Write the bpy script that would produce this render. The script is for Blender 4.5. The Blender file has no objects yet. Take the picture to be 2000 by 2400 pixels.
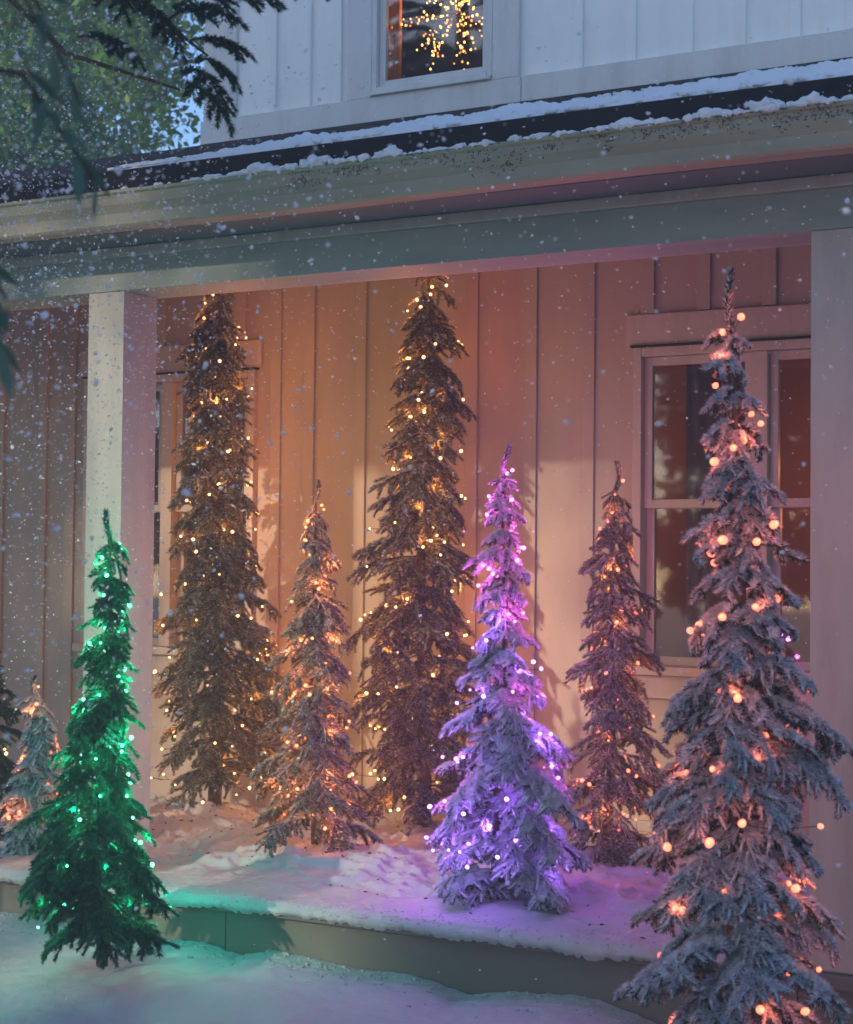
import bpy, math, random
import numpy as np
from mathutils import Vector, Matrix

random.seed(7)
RNG = np.random.default_rng(7)
S = bpy.context.scene
R = math.radians

# ------------------------------------------------------------------ camera, sky, sun, exposure
cam_data = bpy.data.cameras.new('camera')
cam = bpy.data.objects.new('camera', cam_data)
S.collection.objects.link(cam)
S.camera = cam
right = Vector((0.87690374, 0.48056827, 0.00969397))
up = Vector((0.00640136, -0.03184195, 0.99947242))
fwd = Vector((-0.48062341, 0.87637904, 0.03099861))
m = Matrix((right, up, -fwd)).transposed().to_4x4()
m.translation = (0, 0, 1.403)
cam.matrix_world = m
cam_data.sensor_width = 36
cam_data.lens = 60
cam_data.clip_end = 400
cam_data.dof.use_dof = True
cam_data.dof.focus_distance = 7.3
cam_data.dof.aperture_fstop = 4.5

world = bpy.data.worlds.new('World')
S.world = world
world.use_nodes = True
wt = world.node_tree
bg = wt.nodes['Background']
sky = wt.nodes.new('ShaderNodeTexSky')
sky.sky_type = 'NISHITA'
sky.sun_disc = False
SUN_EL, SUN_AZ = 17.5, 200.0       # azimuth measured clockwise from +Y (seen from above)
sky.sun_elevation = R(SUN_EL)
sky.sun_rotation = R(SUN_AZ)
sky.altitude = 200
sky.ozone_density = 5.0
sky.air_density = 1.0
sky.dust_density = 0.6
wt.links.new(sky.outputs[0], bg.inputs['Color'])
bg.inputs['Strength'].default_value = 0.15

sun_d = bpy.data.lights.new('sun', 'SUN')
sun_d.energy = 2.0
sun_d.angle = R(1.0)
sun_d.color = (1.0, 0.78, 0.55)
sun = bpy.data.objects.new('sun', sun_d)
S.collection.objects.link(sun)
to_sun = Vector((math.sin(R(SUN_AZ)) * math.cos(R(SUN_EL)), math.cos(R(SUN_AZ)) * math.cos(R(SUN_EL)), math.sin(R(SUN_EL))))
sun.rotation_euler = to_sun.to_track_quat('Z', 'Y').to_euler()

S.view_settings.view_transform = 'Standard'
S.view_settings.look = 'None'
S.view_settings.exposure = 0.88
S.view_settings.gamma = 1
S.render.engine = 'CYCLES'
S.cycles.use_denoising = True
try:
    S.cycles.denoiser = 'OPENIMAGEDENOISE'
except Exception:
    pass
S.cycles.use_light_tree = True
S.cycles.max_bounces = 6
S.cycles.diffuse_bounces = 3
S.cycles.glossy_bounces = 2
S.cycles.transparent_max_bounces = 12
S.cycles.transmission_bounces = 3
S.cycles.volume_bounces = 1
S.cycles.sample_clamp_indirect = 3.0
S.cycles.caustics_reflective = False
S.cycles.caustics_refractive = False
S.cycles.volume_step_rate = 4.0

# ------------------------------------------------------------------ materials
def new_mat(name):
    mt = bpy.data.materials.new(name)
    mt.use_nodes = True
    return mt, mt.node_tree, mt.node_tree.nodes['Principled BSDF']

def mix_rgb(nt, fac, a, b):
    n = nt.nodes.new('ShaderNodeMix'); n.data_type = 'RGBA'
    if isinstance(fac, float): n.inputs[0].default_value = fac
    else: nt.links.new(fac, n.inputs[0])
    for sock, v in ((n.inputs[6], a), (n.inputs[7], b)):
        if isinstance(v, tuple): sock.default_value = (*v, 1)
        else: nt.links.new(v, sock)
    return n.outputs[2]

def noise(nt, scale, detail=4, vec=None, rough=0.55):
    n = nt.nodes.new('ShaderNodeTexNoise')
    n.inputs['Scale'].default_value = scale
    n.inputs['Detail'].default_value = detail
    n.inputs['Roughness'].default_value = rough
    if vec is not None: nt.links.new(vec, n.inputs['Vector'])
    return n.outputs[0]

def coords(nt, scale=(1, 1, 1)):
    tc = nt.nodes.new('ShaderNodeTexCoord')
    mp = nt.nodes.new('ShaderNodeMapping')
    mp.inputs['Scale'].default_value = scale
    nt.links.new(tc.outputs['Object'], mp.inputs[0])
    return mp.outputs[0]

def ramp(nt, src, p0, p1, c0=(0, 0, 0), c1=(1, 1, 1)):
    n = nt.nodes.new('ShaderNodeValToRGB')
    n.color_ramp.elements[0].position = p0; n.color_ramp.elements[0].color = (*c0, 1)
    n.color_ramp.elements[1].position = p1; n.color_ramp.elements[1].color = (*c1, 1)
    nt.links.new(src, n.inputs[0])
    return n.outputs[0]

def bump(nt, bsdf, h, strength=0.2, dist=0.01):
    b = nt.nodes.new('ShaderNodeBump')
    b.inputs['Strength'].default_value = strength
    b.inputs['Distance'].default_value = dist
    nt.links.new(h, b.inputs['Height'])
    nt.links.new(b.outputs[0], bsdf.inputs['Normal'])

def painted(name, col, dirt, rough=0.55, streak=(3, 3, 0.6), amount=0.5):
    mt, nt, b = new_mat(name)
    v = coords(nt, streak)
    big = noise(nt, 2.5, 6, v, 0.65)
    fine = noise(nt, 60, 5, coords(nt, (1, 1, 0.25)), 0.7)
    c = mix_rgb(nt, ramp(nt, big, 0.45, 0.85), col, dirt)
    c2 = mix_rgb(nt, ramp(nt, fine, 0.62, 0.72), c, tuple(x * 0.75 for x in dirt))
    fin = mix_rgb(nt, amount, c, c2)
    nt.links.new(fin, b.inputs['Base Color'])
    b.inputs['Roughness'].default_value = rough
    bump(nt, b, fine, 0.18, 0.004)
    return mt

M = {}
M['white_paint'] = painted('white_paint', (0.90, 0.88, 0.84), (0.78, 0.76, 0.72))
M['porch_shaded_paint'] = painted('porch_shaded_paint', (0.355, 0.295, 0.23), (0.305, 0.25, 0.195))  # the house's white, with the porch's shade and warm glow put into the colour
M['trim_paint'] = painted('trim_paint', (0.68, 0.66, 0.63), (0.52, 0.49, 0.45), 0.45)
M['porch_shaded_trim'] = painted('porch_shaded_trim', (0.42, 0.36, 0.30), (0.30, 0.25, 0.20), 0.5)  # trim_paint darkened in its colour for the shade under the porch
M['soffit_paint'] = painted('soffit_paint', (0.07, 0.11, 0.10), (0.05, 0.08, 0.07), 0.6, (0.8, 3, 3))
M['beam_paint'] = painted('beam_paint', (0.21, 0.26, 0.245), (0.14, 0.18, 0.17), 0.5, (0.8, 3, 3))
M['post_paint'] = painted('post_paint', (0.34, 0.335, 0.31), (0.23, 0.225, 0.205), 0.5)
M['gutter_paint'] = painted('gutter_paint', (0.27, 0.26, 0.18), (0.18, 0.165, 0.11), 0.5, (0.8, 3, 3))
M['slab_paint'] = painted('slab_paint', (0.10, 0.105, 0.095), (0.065, 0.07, 0.062), 0.6, (0.6, 3, 2))

def plain(name, col, rough=0.6, metallic=0.0, var=0.35, scale=30):
    mt, nt, b = new_mat(name)
    n = noise(nt, scale, 4, coords(nt))
    nt.links.new(mix_rgb(nt, n, tuple(x * (1 - var) for x in col), tuple(min(1, x * (1 + var)) for x in col)), b.inputs['Base Color'])
    b.inputs['Roughness'].default_value = rough
    b.inputs['Metallic'].default_value = metallic
    bump(nt, b, n, 0.3, 0.004)
    return mt

M['shingle'] = plain('shingle', (0.020, 0.022, 0.028), 0.65, 0, 0.5, 45)
M['black_metal'] = plain('black_metal', (0.003, 0.0035, 0.0045), 0.95, 0, 0.3, 12)
M['bark'] = plain('bark', (0.075, 0.05, 0.032), 0.9, 0, 0.5, 40)
M['debris'] = plain('debris', (0.035, 0.018, 0.01), 0.9)
M['interior_brown'] = plain('interior_brown', (0.22, 0.11, 0.07), 0.8, 0, 0.2, 3)
M['interior_dark'] = plain('interior_dark', (0.05, 0.024, 0.018), 0.9, 0, 0.2, 3)
M['curtain'] = plain('curtain', (0.10, 0.06, 0.06), 0.9, 0, 0.2, 5)
M['curtain_lit_orange'] = plain('curtain_lit_orange', (0.80, 0.36, 0.12), 0.9, 0, 0.2, 5)  # orange light on the curtain edge, put into the cloth colour
M['wire'] = plain('wire', (0.02, 0.05, 0.02), 0.5)

def snow_mat(name, c0, c1):
    mt, nt, b = new_mat(name)
    v = coords(nt)
    n1 = noise(nt, 9, 6, v, 0.6); n2 = noise(nt, 220, 3, v, 0.7); n3 = noise(nt, 700, 2, v, 0.8)
    nt.links.new(mix_rgb(nt, n1, c0, c1), b.inputs['Base Color'])
    b.inputs['Roughness'].default_value = 0.7
    b.inputs['Specular IOR Level'].default_value = 0.3
    n4 = noise(nt, 75, 4, v, 0.6)
    m0 = nt.nodes.new('ShaderNodeMath'); m0.operation = 'MULTIPLY_ADD'; m0.inputs[1].default_value = 1.6
    nt.links.new(n4, m0.inputs[0]); nt.links.new(n2, m0.inputs[2])
    ma = nt.nodes.new('ShaderNodeMath'); ma.operation = 'ADD'
    nt.links.new(m0.outputs[0], ma.inputs[0]); nt.links.new(n3, ma.inputs[1])
    bump(nt, b, ma.outputs[0], 0.55, 0.010)
    return mt
M['snow'] = snow_mat('snow', (0.33, 0.355, 0.405), (0.44, 0.46, 0.50))  # ground and porch snow: the shade down there is put into this grey
M['roof_snow'] = snow_mat('roof_snow', (0.86, 0.88, 0.92), (0.94, 0.95, 0.97))  # unshaded copy of the same snow, for roof and gutter

def needle(name, c0, c1, rough=0.5, trans=0.0):
    mt, nt, b = new_mat(name)
    n = noise(nt, 38, 3, coords(nt))
    nt.links.new(mix_rgb(nt, ramp(nt, n, 0.35, 0.65), c0, c1), b.inputs['Base Color'])
    b.inputs['Roughness'].default_value = rough
    b.inputs['Specular IOR Level'].default_value = 0.3
    return mt
M['needle_green'] = needle('needle_green', (0.012, 0.045, 0.030), (0.025, 0.085, 0.050), 0.55)
M['needle_olive'] = needle('needle_olive', (0.075, 0.066, 0.028), (0.16, 0.135, 0.065), 0.35)
M['needle_dark'] = needle('needle_dark', (0.015, 0.03, 0.028), (0.035, 0.06, 0.055), 0.5)
M['needle_emerald'] = needle('needle_emerald', (0.004, 0.07, 0.042), (0.010, 0.13, 0.075), 0.6)
M['needle_flock'] = needle('needle_flock', (0.42, 0.48, 0.57), (0.70, 0.75, 0.82), 0.6)
M['needle_frost'] = needle('needle_frost', (0.28, 0.30, 0.30), (0.56, 0.57, 0.57), 0.4)
M['twig_wood'] = needle('twig_wood', (0.05, 0.04, 0.03), (0.09, 0.07, 0.05), 0.8)

def glass():
    mt = bpy.data.materials.new('window_glass'); mt.use_nodes = True
    nt = mt.node_tree; nt.nodes.clear()
    out = nt.nodes.new('ShaderNodeOutputMaterial')
    tr = nt.nodes.new('ShaderNodeBsdfTransparent'); gl = nt.nodes.new('ShaderNodeBsdfGlossy')
    gl.inputs['Roughness'].default_value = 0.03
    fr = nt.nodes.new('ShaderNodeFresnel'); fr.inputs[0].default_value = 1.5
    mx = nt.nodes.new('ShaderNodeMixShader')
    nt.links.new(fr.outputs[0], mx.inputs[0]); nt.links.new(tr.outputs[0], mx.inputs[1]); nt.links.new(gl.outputs[0], mx.inputs[2])
    nt.links.new(mx.outputs[0], out.inputs[0])
    return mt
M['glass'] = glass()

def emit(name, col, strength):
    mt, nt, b = new_mat(name)
    b.inputs['Base Color'].default_value = (*col, 1)
    b.inputs['Emission Color'].default_value = (*col, 1)
    b.inputs['Emission Strength'].default_value = strength
    mt.cycles.emission_sampling = 'NONE'
    return mt

# ------------------------------------------------------------------ mesh helpers
def mesh_from(name, V, F, mats, mi=None, smooth=False):
    me = bpy.data.meshes.new(name)
    me.from_pydata([tuple(v) for v in V] if not isinstance(V, np.ndarray) else V.tolist(), [], F)
    for mt in mats: me.materials.append(mt)
    if mi is not None: me.polygons.foreach_set('material_index', np.array(mi, dtype=np.int32))
    if smooth: me.polygons.foreach_set('use_smooth', np.ones(len(me.polygons), dtype=bool))
    me.update()
    return me

def link(name, data, parent=None, loc=None, mat=None):
    o = bpy.data.objects.new(name, data)
    S.collection.objects.link(o)
    if parent is not None: o.parent = parent
    if mat is not None: o.matrix_local = mat
    elif loc is not None: o.location = loc
    return o

def tag(o, label=None, cat=None, group=None, kind=None):
    if label: o['label'] = label
    if cat: o['category'] = cat
    if group: o['group'] = group
    if kind: o['kind'] = kind
    return o

def empty(name, loc=(0, 0, 0), parent=None):
    o = link(name, None, parent, loc)
    o.empty_display_size = 0.1
    return o

class MB:
    def __init__(s): s.V = []; s.F = []; s.MI = []
    def box(s, x0, x1, y0, y1, z0, z1, mi=0):
        b = len(s.V)
        s.V += [(x0, y0, z0), (x1, y0, z0), (x1, y1, z0), (x0, y1, z0), (x0, y0, z1), (x1, y0, z1), (x1, y1, z1), (x0, y1, z1)]
        s.F += [(b, b + 3, b + 2, b + 1), (b + 4, b + 5, b + 6, b + 7), (b, b + 1, b + 5, b + 4), (b + 1, b + 2, b + 6, b + 5), (b + 2, b + 3, b + 7, b + 6), (b + 3, b, b + 4, b + 7)]
        s.MI += [mi] * 6
    def tube(s, pts, rad, n=8, mi=0, cap=True):
        b = len(s.V); k = len(pts)
        prev = None
        for i, p in enumerate(pts):
            p = Vector(p)
            t = (Vector(pts[min(i + 1, k - 1)]) - Vector(pts[max(i - 1, 0)])).normalized()
            a = Vector((0, 0, 1)) if abs(t.z) < 0.9 else Vector((1, 0, 0))
            u = t.cross(a).normalized() if prev is None else (prev - t * prev.dot(t)).normalized()
            prev = u; w = t.cross(u)
            r = rad[i] if hasattr(rad, '__len__') else rad
            for j in range(n):
                an = 2 * math.pi * j / n
                s.V.append(tuple(p + (u * math.cos(an) + w * math.sin(an)) * r))
        for i in range(k - 1):
            for j in range(n):
                s.F.append((b + i * n + j, b + i * n + (j + 1) % n, b + (i + 1) * n + (j + 1) % n, b + (i + 1) * n + j)); s.MI.append(mi)
        if cap:
            s.F.append(tuple(b + j for j in range(n))[::-1]); s.F.append(tuple(b + (k - 1) * n + j for j in range(n))); s.MI += [mi, mi]
    def build(s, name, mats, parent=None, loc=None, smooth=False, bevel=0.0):
        me = mesh_from(name, s.V, s.F, mats if isinstance(mats, list) else [mats], s.MI, smooth)
        o = link(name, me, parent, loc)
        if bevel:
            bv = o.modifiers.new('bevel', 'BEVEL'); bv.width = bevel; bv.segments = 2; bv.limit_method = 'ANGLE'
        return o

def boxo(name, mat, parent, *b, bevel=0.003):
    mb = MB(); mb.box(*b)
    return mb.build(name, mat, parent, bevel=bevel)

# value noise (numpy) for height fields
_perm = RNG.permutation(4096)
_val = RNG.random(4096)
def vnoise(x, y):
    xi = np.floor(x).astype(int); yi = np.floor(y).astype(int)
    fx = x - xi; fy = y - yi
    fx = fx * fx * (3 - 2 * fx); fy = fy * fy * (3 - 2 * fy)
    def h(a, b): return _val[(_perm[a & 4095] + b * 57) & 4095]
    return (h(xi, yi) * (1 - fx) + h(xi + 1, yi) * fx) * (1 - fy) + (h(xi, yi + 1) * (1 - fx) + h(xi + 1, yi + 1) * fx) * fy
def fbm(x, y, o=4):
    s = 0; a = 1; t = 0
    for i in range(o):
        s = s + a * vnoise(x * 2 ** i + 31 * i, y * 2 ** i + 17 * i); t += a; a *= 0.5
    return s / t

def grid_mesh(name, X, Y, Z, mats, smooth=True):
    ny, nx = X.shape
    V = np.stack([X, Y, Z], -1).reshape(-1, 3)
    idx = np.arange(nx * ny).reshape(ny, nx)
    F = np.stack([idx[:-1, :-1], idx[:-1, 1:], idx[1:, 1:], idx[1:, :-1]], -1).reshape(-1, 4)
    me = bpy.data.meshes.new(name)
    me.vertices.add(len(V)); me.vertices.foreach_set('co', V.ravel())
    me.loops.add(F.size); me.loops.foreach_set('vertex_index', F.ravel().astype(np.int32))
    me.polygons.add(len(F)); me.polygons.foreach_set('loop_start', np.arange(0, F.size, 4, dtype=np.int32))
    me.update(calc_edges=True)
    for mt in mats: me.materials.append(mt)
    if smooth: me.polygons.foreach_set('use_smooth', np.ones(len(F), dtype=bool))
    me.update()
    return me

def tri_mesh(name, V, F, mats, MI=None, smooth=False):
    """V (n,3), F (k,3)"""
    me = bpy.data.meshes.new(name)
    me.vertices.add(len(V)); me.vertices.foreach_set('co', np.asarray(V, dtype=np.float32).ravel())
    F = np.asarray(F, dtype=np.int32)
    me.loops.add(F.size); me.loops.foreach_set('vertex_index', F.ravel())
    me.polygons.add(len(F)); me.polygons.foreach_set('loop_start', np.arange(0, F.size, 3, dtype=np.int32))
    for mt in mats: me.materials.append(mt)
    me.update(calc_edges=True)
    if MI is not None: me.polygons.foreach_set('material_index', np.asarray(MI, dtype=np.int32))
    if smooth: me.polygons.foreach_set('use_smooth', np.ones(len(F), dtype=bool))
    me.update()
    return me

# ------------------------------------------------------------------ the house
FY = 5.93     # front face of the posts and beam
WY = 7.93     # board-and-batten wall
house = empty('house', (-4, WY, 0))
hinv = Matrix.Translation((4, -WY, 0))
tag(house, 'white board-and-batten house with a posted front porch under a dark roof', 'house')
class HouseParent: pass
def hb(name, mat, *b, parent=None, bevel=0.003):
    """box in world coordinates, parented to the house"""
    mb = MB(); x0, x1, y0, y1, z0, z1 = b
    px, py, pz = -4, WY, 0
    mb.box(x0 - px, x1 - px, y0 - py, y1 - py, z0 - pz, z1 - pz)
    return mb.build(name, mat, parent or house, bevel=bevel)

# porch wall built round the window openings
WL = (-6.66, -5.44)   # left double window outer X range
WR = (-3.17, -1.87)
Z0w, Z1w = 0.92, 2.49
def wall_piece(x0, x1, z0, z1, m='porch_shaded_paint', name='wall_board', y=WY):
    return hb(name, M[m], x0, x1, y, y + 0.1, z0, z1, bevel=0)
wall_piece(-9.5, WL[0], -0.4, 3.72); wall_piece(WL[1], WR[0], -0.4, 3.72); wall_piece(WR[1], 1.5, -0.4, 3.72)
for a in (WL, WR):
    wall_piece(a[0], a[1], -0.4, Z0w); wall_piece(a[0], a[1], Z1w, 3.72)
# upper wall with its opening
UX0, UX1, UZ0, UZ1 = -4.70, -3.97, 3.96, 5.3
for b in ((-5.81, UX0, 3.72, 6.4), (UX1, 1.5, 3.72, 6.4), (UX0, UX1, 3.72, UZ0), (UX0, UX1, UZ1, 6.4)):
    wall_piece(b[0], b[1], b[2], b[3], 'white_paint', 'upper_wall')
hb('side_wall', M['white_paint'], -5.81, -5.71, WY + 0.1, WY + 6, -0.4, 6.4, bevel=0)
hb('corner_board', M['trim_paint'], -5.825, -5.60, WY - 0.022, WY, 3.94, 6.4)
hb('water_table', M['trim_paint'], -5.835, -3.80, WY - 0.035, WY, 3.80, 3.935)
hb('water_table', M['trim_paint'], -3.796, 1.5, WY - 0.035, WY, 3.80, 3.935)
hb('flashing', M['black_metal'], -5.83, 1.5, WY - 0.05, WY - 0.001, 3.73, 3.797)
for x in (-5.36, -5.13, -4.93, -3.49, -3.20, -2.90, -2.63, -2.36, -2.09, -1.82):
    w = 0.028
    hb('batten', M['white_paint'], x - w, x + w, WY - 0.02, WY, 3.936, 6.4)
# porch wall battens
for x in (-8.7, -8.36, -8.02, -7.68, -7.34, -7.0, -6.78, -5.31, -5.09, -4.76, -4.42, -4.08, -3.74, -3.42, -1.55, -1.2, -0.85):
    hb('batten', M['porch_shaded_paint'], x - 0.034, x + 0.034, WY - 0.016, WY, 0.16 if x > -9 else 0, 3.70)
for x in (-6.45, -6.12, -5.79, -5.55, -3.10, -2.81, -2.48, -2.14):
    hb('batten', M['porch_shaded_paint'], x - 0.034, x + 0.034, WY - 0.022, WY, 2.66, 3.70)
hb('base_board', M['porch_shaded_paint'], -9.5, 1.5, WY - 0.028, WY, 0.0, 0.158)

# windows: casing > sash, glass
def double_window(x0, x1, z0, z1, cols, name='window'):
    cas = MB(); px, py = -4, WY
    def bx(x0, x1, y0, y1, z0, z1): cas.box(x0 - px, x1 - px, y0 - py, y1 - py, z0, z1)
    bx(x0 - 0.0, x0 + 0.045, WY - 0.035, WY + 0.09, z0, z1)
    bx(x1 - 0.045, x1, WY - 0.035, WY + 0.09, z0, z1)
    bx(x0 + 0.047, x1 - 0.047, WY - 0.035, WY + 0.09, z1 - 0.045, z1)
    w = cas.build('window', M['porch_shaded_trim'], house, bevel=0.003)
    hb('head_casing', M['porch_shaded_trim'], x0 - 0.05, x1 + 0.05, WY - 0.045, WY - 0.036, z1 + 0.012, z1 + 0.168, parent=w) if False else None
    hb('head_board', M['porch_shaded_trim'], x0 - 0.04, x1 + 0.04, WY - 0.030, WY, z1 + 0.012, z1 + 0.165, parent=w)
    hb('drip_cap', M['black_metal'], x0 - 0.01, x1 + 0.01, WY - 0.05, WY, z1 + 0.001, z1 + 0.010, parent=w, bevel=0)
    hb('sill', M['porch_shaded_trim'], x0 - 0.03, x1 + 0.03, WY - 0.075, WY + 0.02, z0 - 0.045, z0 - 0.002, parent=w)
    hb('apron', M['porch_shaded_trim'], x0 - 0.02, x1 + 0.02, WY - 0.032, WY, z0 - 0.16, z0 - 0.048, parent=w)
    mid = 0.5 * (z0 + z1) + 0.01
    for (a, b) in cols:
        for (lo, hi, yy) in ((mid - 0.02, z1 - 0.047, WY + 0.005), (z0, mid + 0.02, WY + 0.042)):
            s = MB(); fw = 0.042
            for (q0, q1, r0, r1) in ((a, a + fw, lo, hi), (b - fw, b, lo, hi), (a + fw, b - fw, hi - fw, hi), (a + fw, b - fw, lo, lo + fw)):
                s.box(q0 - px, q1 - px, yy - py, yy + 0.034 - py, r0, r1)
            so = s.build('sash', M['porch_shaded_trim'], w, bevel=0.002)
            g = MB(); g.box(a + fw - 0.003 - px, b - fw + 0.003 - px, yy + 0.016 - py, yy + 0.020 - py, lo + fw - 0.003, hi - fw + 0.003)
            g.build('pane', M['glass'], w)
    for i in range(len(cols) - 1):
        hb('mullion', M['porch_shaded_trim'], cols[i][1] + 0.001, cols[i + 1][0] - 0.001, WY - 0.03, WY + 0.08, z0, z1 - 0.047, parent=w)
    return w
double_window(WR[0], WR[1], Z0w, Z1w, [(-3.123, -2.565), (-2.483, -1.917)])
double_window(WL[0], WL[1], Z0w, Z1w, [(-6.613, -6.09), (-6.01, -5.487)])
# upper window
uw = MB(); px, py = -4, WY
for (a, b, c, d) in ((UX0, UX0 + 0.03, UZ0, UZ1), (UX1 - 0.03, UX1, UZ0, UZ1), (UX0 + 0.031, UX1 - 0.031, UZ0, UZ0 + 0.025)):
    uw.box(a - px, b - px, -0.03, 0.09, c, d)
uwo = uw.build('window', M['trim_paint'], house, bevel=0.003)
for a, b in ((UX0 - 0.155, UX0 - 0.002), (UX1 + 0.002, UX1 + 0.155)):
    hb('side_casing', M['trim_paint'], a, b, WY - 0.030, WY, 3.937, UZ1 + 0.1, parent=uwo)
s = MB(); a, b, lo, hi, fw = UX0 + 0.032, UX1 - 0.032, UZ0 + 0.027, UZ1, 0.038
for (q0, q1, r0, r1) in ((a, a + fw, lo, hi), (b - fw, b, lo, hi), (a + fw, b - fw, lo, lo + fw)):
    s.box(q0 - px, q1 - px, 0.0, 0.03, r0, r1)
s.build('sash', M['trim_paint'], uwo, bevel=0.002)
g = MB(); g.box(a + fw - 0.003 - px, b - fw + 0.003 - px, 0.014, 0.018, lo + fw - 0.003, hi); g.build('pane', M['glass'], uwo)
hb('sill', M['trim_paint'], UX0 - 0.0, UX1 + 0.0, WY - 0.055, WY - 0.031, UZ0 - 0.022, UZ0 - 0.004, parent=uwo)

# rooms seen through the glass
def room(x0, x1, z0, z1, depth, name='room_lining', mat='interior_brown'):
    mb = MB(); X0, X1 = x0 - px, x1 - px
    y0, y1 = 0.101, depth; t = 0.03
    mb.box(X0 - t, X0, y0, y1, z0, z1); mb.box(X1, X1 + t, y0, y1, z0, z1)
    mb.box(X0 - t, X1 + t, y1, y1 + t, z0 - t, z1 + t)
    mb.box(X0 - t, X1 + t, y0, y1 - 0.001, z0 - t, z0 - 0.001); mb.box(X0 - t, X1 + t, y0, y1 - 0.001, z1 + 0.001, z1 + t)
    return mb.build(name, M[mat], house)
room(-3.3, -1.7, 0.5, 2.75, 1.4); room(-6.8, -5.3, 0.5, 2.75, 1.4); room(-5.2, -3.5, 3.75, 6.2, 1.1, mat='interior_dark')
def drape(x0, x1, y, z0, z1, mat, name='curtain'):
    n = 26; V = []; F = []
    for i in range(n):
        x = x0 + (x1 - x0) * i / (n - 1)
        yy = y + 0.014 * math.sin(i * 1.3)
        V += [(x - px, yy - py, z0), (x - px, yy - py, z1)]
    for i in range(n - 1): F.append((2 * i, 2 * i + 2, 2 * i + 3, 2 * i + 1))
    o = link(name, mesh_from(name, V, F, [mat], None, True), house)
    so = o.modifiers.new('s', 'SOLIDIFY'); so.thickness = 0.003
drape(-2.98, -2.62, 8.15, 0.7, 2.6, M['curtain']); drape(-2.30, -1.95, 8.3, 0.7, 2.6, M['curtain'])
drape(-6.55, -6.2, 8.15, 0.7, 2.6, M['curtain']); drape(-4.74, -4.645, 8.12, 3.9, 5.3, M['curtain_lit_orange'])

# posts, beam, mouldings, soffit, gutter, roof
BT = 0.24
for x in (-4.985, -1.708, -8.26, 1.57):
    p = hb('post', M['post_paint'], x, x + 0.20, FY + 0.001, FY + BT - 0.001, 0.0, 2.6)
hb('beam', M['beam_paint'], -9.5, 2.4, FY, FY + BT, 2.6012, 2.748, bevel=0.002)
hb('beam_lining', M['porch_shaded_paint'], -9.5, 2.4, FY + BT, FY + BT + 0.02, 2.602, 3.10, bevel=0.002)
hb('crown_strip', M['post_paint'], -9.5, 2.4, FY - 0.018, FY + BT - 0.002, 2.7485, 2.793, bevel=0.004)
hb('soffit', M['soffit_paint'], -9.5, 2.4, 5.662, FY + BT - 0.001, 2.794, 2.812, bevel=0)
hb('blocking', M['beam_paint'], -9.5, 2.4, FY + 0.05, FY + BT - 0.001, 2.813, 3.1, bevel=0)
# gutter profile
def gutter():
    prof = [(5.66, 2.795), (5.575, 2.795), (5.565, 2.805), (5.562, 2.85), (5.548, 2.885), (5.545, 2.925), (5.535, 2.932), (5.535, 2.944), (5.552, 2.944), (5.556, 2.90), (5.57, 2.81), (5.655, 2.81), (5.655, 2.93), (5.66, 2.93)]
    xs = np.linspace(-9.5, 2.4, 80); V = []; F = []
    n = len(prof)
    for x in xs:
        for (y, z) in prof:
            V.append((x - px, y - py + 0.002 * math.sin(x * 3), z + 0.0025 * math.sin(x * 2.1)))
    for i in range(len(xs) - 1):
        for j in range(n):
            F.append((i * n + j, (i + 1) * n + j, (i + 1) * n + (j + 1) % n, i * n + (j + 1) % n))
    return link('gutter', mesh_from('gutter', V, F, [M['gutter_paint']]), house)
gutter()
hb('roof_edge', M['black_metal'], -9.6, 2.5, 5.566, 5.60, 2.945, 3.034, bevel=0.004)
SL = (3.80 - 3.02) / (WY - 5.58)
def roof():
    mb = MB(); n = 17; L = WY - 5.58
    rs = random.Random(3)
    for i in range(n):
        y0 = 5.58 + L * i / n; y1 = 5.58 + L * (i + 1) / n + 0.02
        z0 = 3.02 + SL * (y0 - 5.58); z1 = 3.02 + SL * (y1 - 5.58)
        x = -9.6
        while x < 2.5:
            w = rs.uniform(0.22, 0.34); t = 0.010 + rs.uniform(0, 0.006); q = rs.uniform(-0.006, 0.006)
            b = len(mb.V); xa, xb = x - px, min(x + w - 0.006, 2.5) - px
            mb.V += [(xa, y0 + q - py, z0 - 0.012), (xb, y0 + q - py, z0 - 0.012), (xb, y1 - py, z1 - 0.012), (xa, y1 - py, z1 - 0.012),
                     (xa, y0 + q - py, z0 + t), (xb, y0 + q - py, z0 + t), (xb, y1 - py, z1 + 0.001), (xa, y1 - py, z1 + 0.001)]
            mb.F += [(b, b + 3, b + 2, b + 1), (b + 4, b + 5, b + 6, b + 7), (b, b + 1, b + 5, b + 4), (b + 1, b + 2, b + 6, b + 5), (b + 2, b + 3, b + 7, b + 6), (b + 3, b, b + 4, b + 7)]
            mb.MI += [0] * 6; x += w
    r_ = mb.build('roof', M['shingle'], house); r_['kind'] = 'stuff'
    dk = MB()
    b = [(-9.6, 5.62, 3.0), (2.5, 5.62, 3.0), (2.5, WY - 0.002, 3.0 + SL * (WY - 5.6)), (-9.6, WY - 0.002, 3.0 + SL * (WY - 5.6))]
    dk.V = [(x - px, y - py, z - 0.006) for x, y, z in b] + [(x - px, y - py, z - 0.04) for x, y, z in b]
    dk.F = [(0, 1, 2, 3), (4, 7, 6, 5), (0, 4, 5, 1), (1, 5, 6, 2), (2, 6, 7, 3), (3, 7, 4, 0)]; dk.MI = [0] * 6
    dk.build('roof_deck', M['porch_shaded_paint'], house)
roof()
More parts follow.
